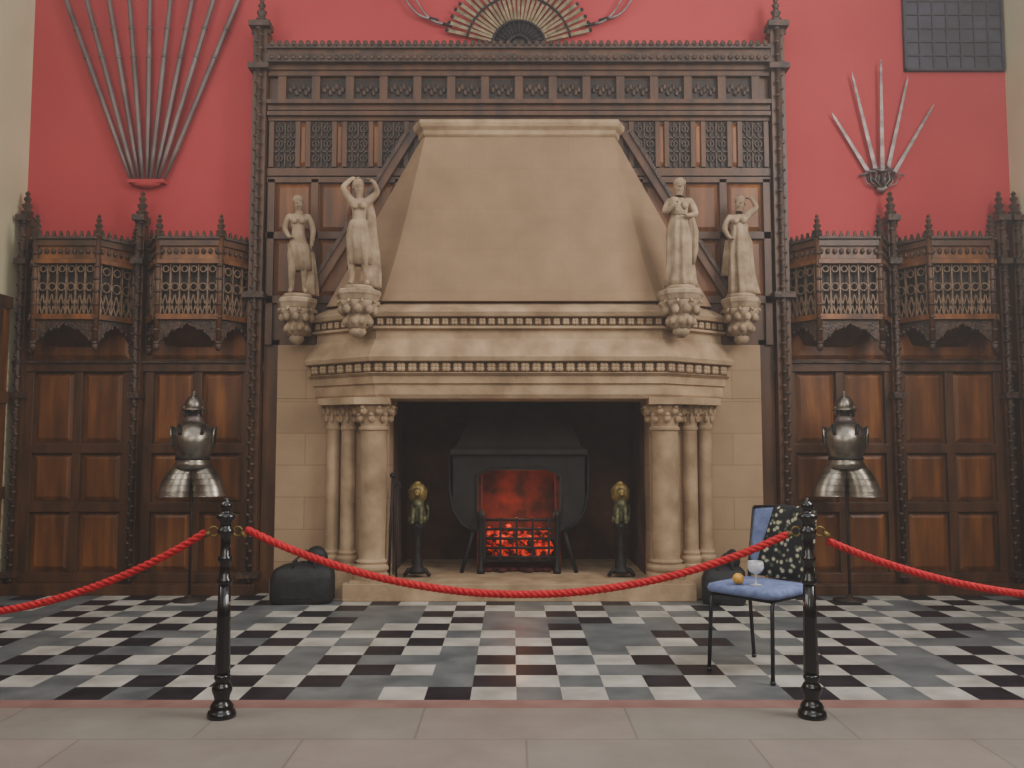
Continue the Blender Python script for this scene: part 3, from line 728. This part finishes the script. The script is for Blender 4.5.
# ------------------------------------------------------------------ chair etc
ch=empty('banquet_chair',(1.325,4.82,0)); ch.rotation_euler=(0,0,math.radians(-48))
m=MB(); hw=.19
for s_ in (-1,1):
    m.tube([(s_*hw*1.04,-.21,.012),(s_*hw,-.19,.40),(s_*hw,-.17,.425),(s_*hw,.17,.425)],.011,8,0)
    m.tube([(s_*hw*1.04,.24,.012),(s_*hw,.19,.42),(s_*hw,.20,.55),(s_*hw*.97,.25,.88)],.011,8,0)
    for y in (-.21,.24): m.lathe((s_*hw*1.04,y,0),[(.014,0),(.014,.02)],8,0)
m.tube([(-hw,-.17,.42),(hw,-.17,.42)],.01,8,0); m.tube([(-hw,.17,.42),(hw,.17,.42)],.01,8,0)
m.tube([(-hw*.97,.25,.88),(0,.26,.895),(hw*.97,.25,.88)],.011,8,0)
m.build('metal_frame',[GREYM],ch)
m=MB()
def sup(a,b,z,n=40,e=.22,dy=0):
    out=[]
    for k in range(n):
        t=2*math.pi*k/n; c,s=math.cos(t),math.sin(t)
        out.append((a*math.copysign(abs(c)**e,c)*1.0,dy+b*math.copysign(abs(s)**e,s),z))
    return out
m.loft([sup(.18,.17,.428,dy=-.01),sup(.215,.205,.435,dy=-.01),sup(.222,.212,.455,dy=-.01),sup(.215,.205,.475,dy=-.01),sup(.18,.17,.485,dy=-.01)],0,True)
m.build('seat',[BLUE],ch)
m=MB()
rings=[]
for dd,k in ((-.02,.9),(-.012,1.0),(.012,1.0),(.02,.9)):
    rings.append([(x*k,.232+dd+(z_*k+.0)*.17,.72+z_*k) for x,z_ in [(p[0],p[1]) for p in sup(.185,.165,0)]])
m.loft(rings,0,True)
m.build('backrest',[BLUE],ch)
m=MB(); rows=[]
path=[(.275,.50),(.262,.62),(.292,.75),(.300,.86),(.286,.895),(.262,.90),(.238,.87),(.215,.76),(.198,.66),(.185,.56),(.172,.495)]
for i,(y,z) in enumerate(path):
    r=[]
    for k in range(19):
        u=-.05+.24*k/18
        wob=.008*math.sin(u*55+i*.7)
        spread=-.10*max(0,(i-6))/4*(1-k/18)
        r.append((u+spread,y+wob-(.014 if i>4 else 0),z))
    rows.append(r)
m.loft(rows,0,True,cap=False,ring_closed=False)
o=m.build('floral_garment',[FLOR],ch); so=o.modifiers.new('s','SOLIDIFY'); so.thickness=.008
m=MB()
m.lathe((0,0,0),[(.036,0),(.036,.003),(.008,.007),(.005,.012),(.005,.05),(.012,.058),(.034,.072),(.044,.09),(.045,.105),(.041,.128),(.039,.128),(.042,.105),(.041,.092),(.031,.075),(.006,.064),(0.0005,.062)],24,0)
m.build('wine_glass',[GLASS],None,(1.275,4.72,.4865))
m=MB(); m.sphere((0,0,.031),(.032,.032,.03),16,10,0); m.tube([(0,0,.058),(.003,0,.068)],.003,6,1)
m.build('orange',[FRUIT,OAKK],None,(1.185,4.74,.4865))
def bag(x,y,w,d,h,rot):
    e=empty('travel_bag',(x,y,0)); e.rotation_euler=(0,0,rot)
    m=MB()
    def s2(a,b,z,dx=0): return [(p[0]+dx,p[1],p[2]) for p in sup(a,b,z,36,.45)]
    m.loft([s2(w*.46,d*.46,0),s2(w*.5,d*.5,.03),s2(w*.5,d*.5,h*.45),s2(w*.46,d*.42,h*.60,.01),s2(w*.34,d*.25,h*.68,.02),s2(w*.2,d*.08,h*.72,.03)],0,True)
    m.tube([(-w*.3,0,h*.66),(0,0,h*.73),(w*.33,0,h*.67)],.008,6,1)
    for s_ in (-1,1):
        m.tube([(-w*.15,s_*d*.36,h*.5),(-w*.13,s_*d*.3,h*.75),(.02,s_*d*.1,h*.92),(w*.2,s_*d*.3,h*.75),(w*.22,s_*d*.36,h*.5)],.010,6,0)
    m.sphere((w*.22,0,h*.82),(w*.17,d*.24,h*.18),12,8,0,mod=lambda a,t:1+.08*math.sin(3*a+2*t))
    m.box(-w*.3,w*.2,-d*.52,-d*.47,.05,h*.4,0)
    m.build('bag_body',[CLOTH,GREYM],e)
bag(-1.73,6.88,.50,.26,.44,.1); bag(1.62,6.85,.34,.26,.42,-.2)
# ------------------------------------------------------------------ light (daylight through side windows, added ambient fill lamps, hazy air)
w=bpy.data.worlds.new('world'); bpy.context.scene.world=w; w.use_nodes=True
wn=w.node_tree
bg=wn.nodes['Background']; bg.inputs[0].default_value=(.92,.95,1,1); bg.inputs[1].default_value=.5
vs=wn.nodes.new('ShaderNodeVolumeScatter'); vs.inputs['Density'].default_value=.010; vs.inputs['Anisotropy'].default_value=.2; vs.inputs['Color'].default_value=(1,.97,.94,1)
wn.links.new(vs.outputs[0],wn.nodes['World Output'].inputs['Volume'])
def area(name,loc,tgt,sx,sy,power,col):
    l=bpy.data.lights.new(name,'AREA'); l.shape='RECTANGLE'; l.size=sx; l.size_y=sy; l.energy=power; l.color=col
    o=bpy.data.objects.new(name,l); o.location=loc; d=Vector(tgt)-Vector(loc); o.rotation_euler=d.to_track_quat('-Z','Y').to_euler()
    bpy.context.scene.collection.objects.link(o)
area('daylight_window_right',(HW+.45,3.4,4.6),(0,6.5,2.0),2.4,3.0,400,(1,.96,.92))
area('daylight_window_left',(-HW-.45,3.4,4.6),(0,6.5,2.0),2.4,3.0,130,(1,.96,.92))
area('rear_ambient_fill',(.0,-3.5,5.5),(0,7.4,2.4),6,3.5,250,(1,.95,.88))  # added fill lamp behind the camera, no window modelled there
area('overhead_ambient_fill',(0,2.2,6.9),(0,2.21,0),7.5,8.0,215,(.98,.97,1))  # added overhead fill, replaces sky ambient lost in the world volume
l=bpy.data.lights.new('fire_glow','POINT'); l.energy=4; l.color=(1,.42,.18); l.shadow_soft_size=.12; l.specular_factor=0.0
o=bpy.data.objects.new('fire_glow',l); o.location=(0,7.66,.72); bpy.context.scene.collection.objects.link(o)
# ------------------------------------------------------------------ camera
c=bpy.data.cameras.new('camera'); c.lens=F/1024*36; c.sensor_width=36
co=bpy.data.objects.new('camera',c); co.location=(-.06,0,EYE); co.rotation_euler=(math.pi/2+PT,0,0)
bpy.context.scene.collection.objects.link(co); bpy.context.scene.camera=co
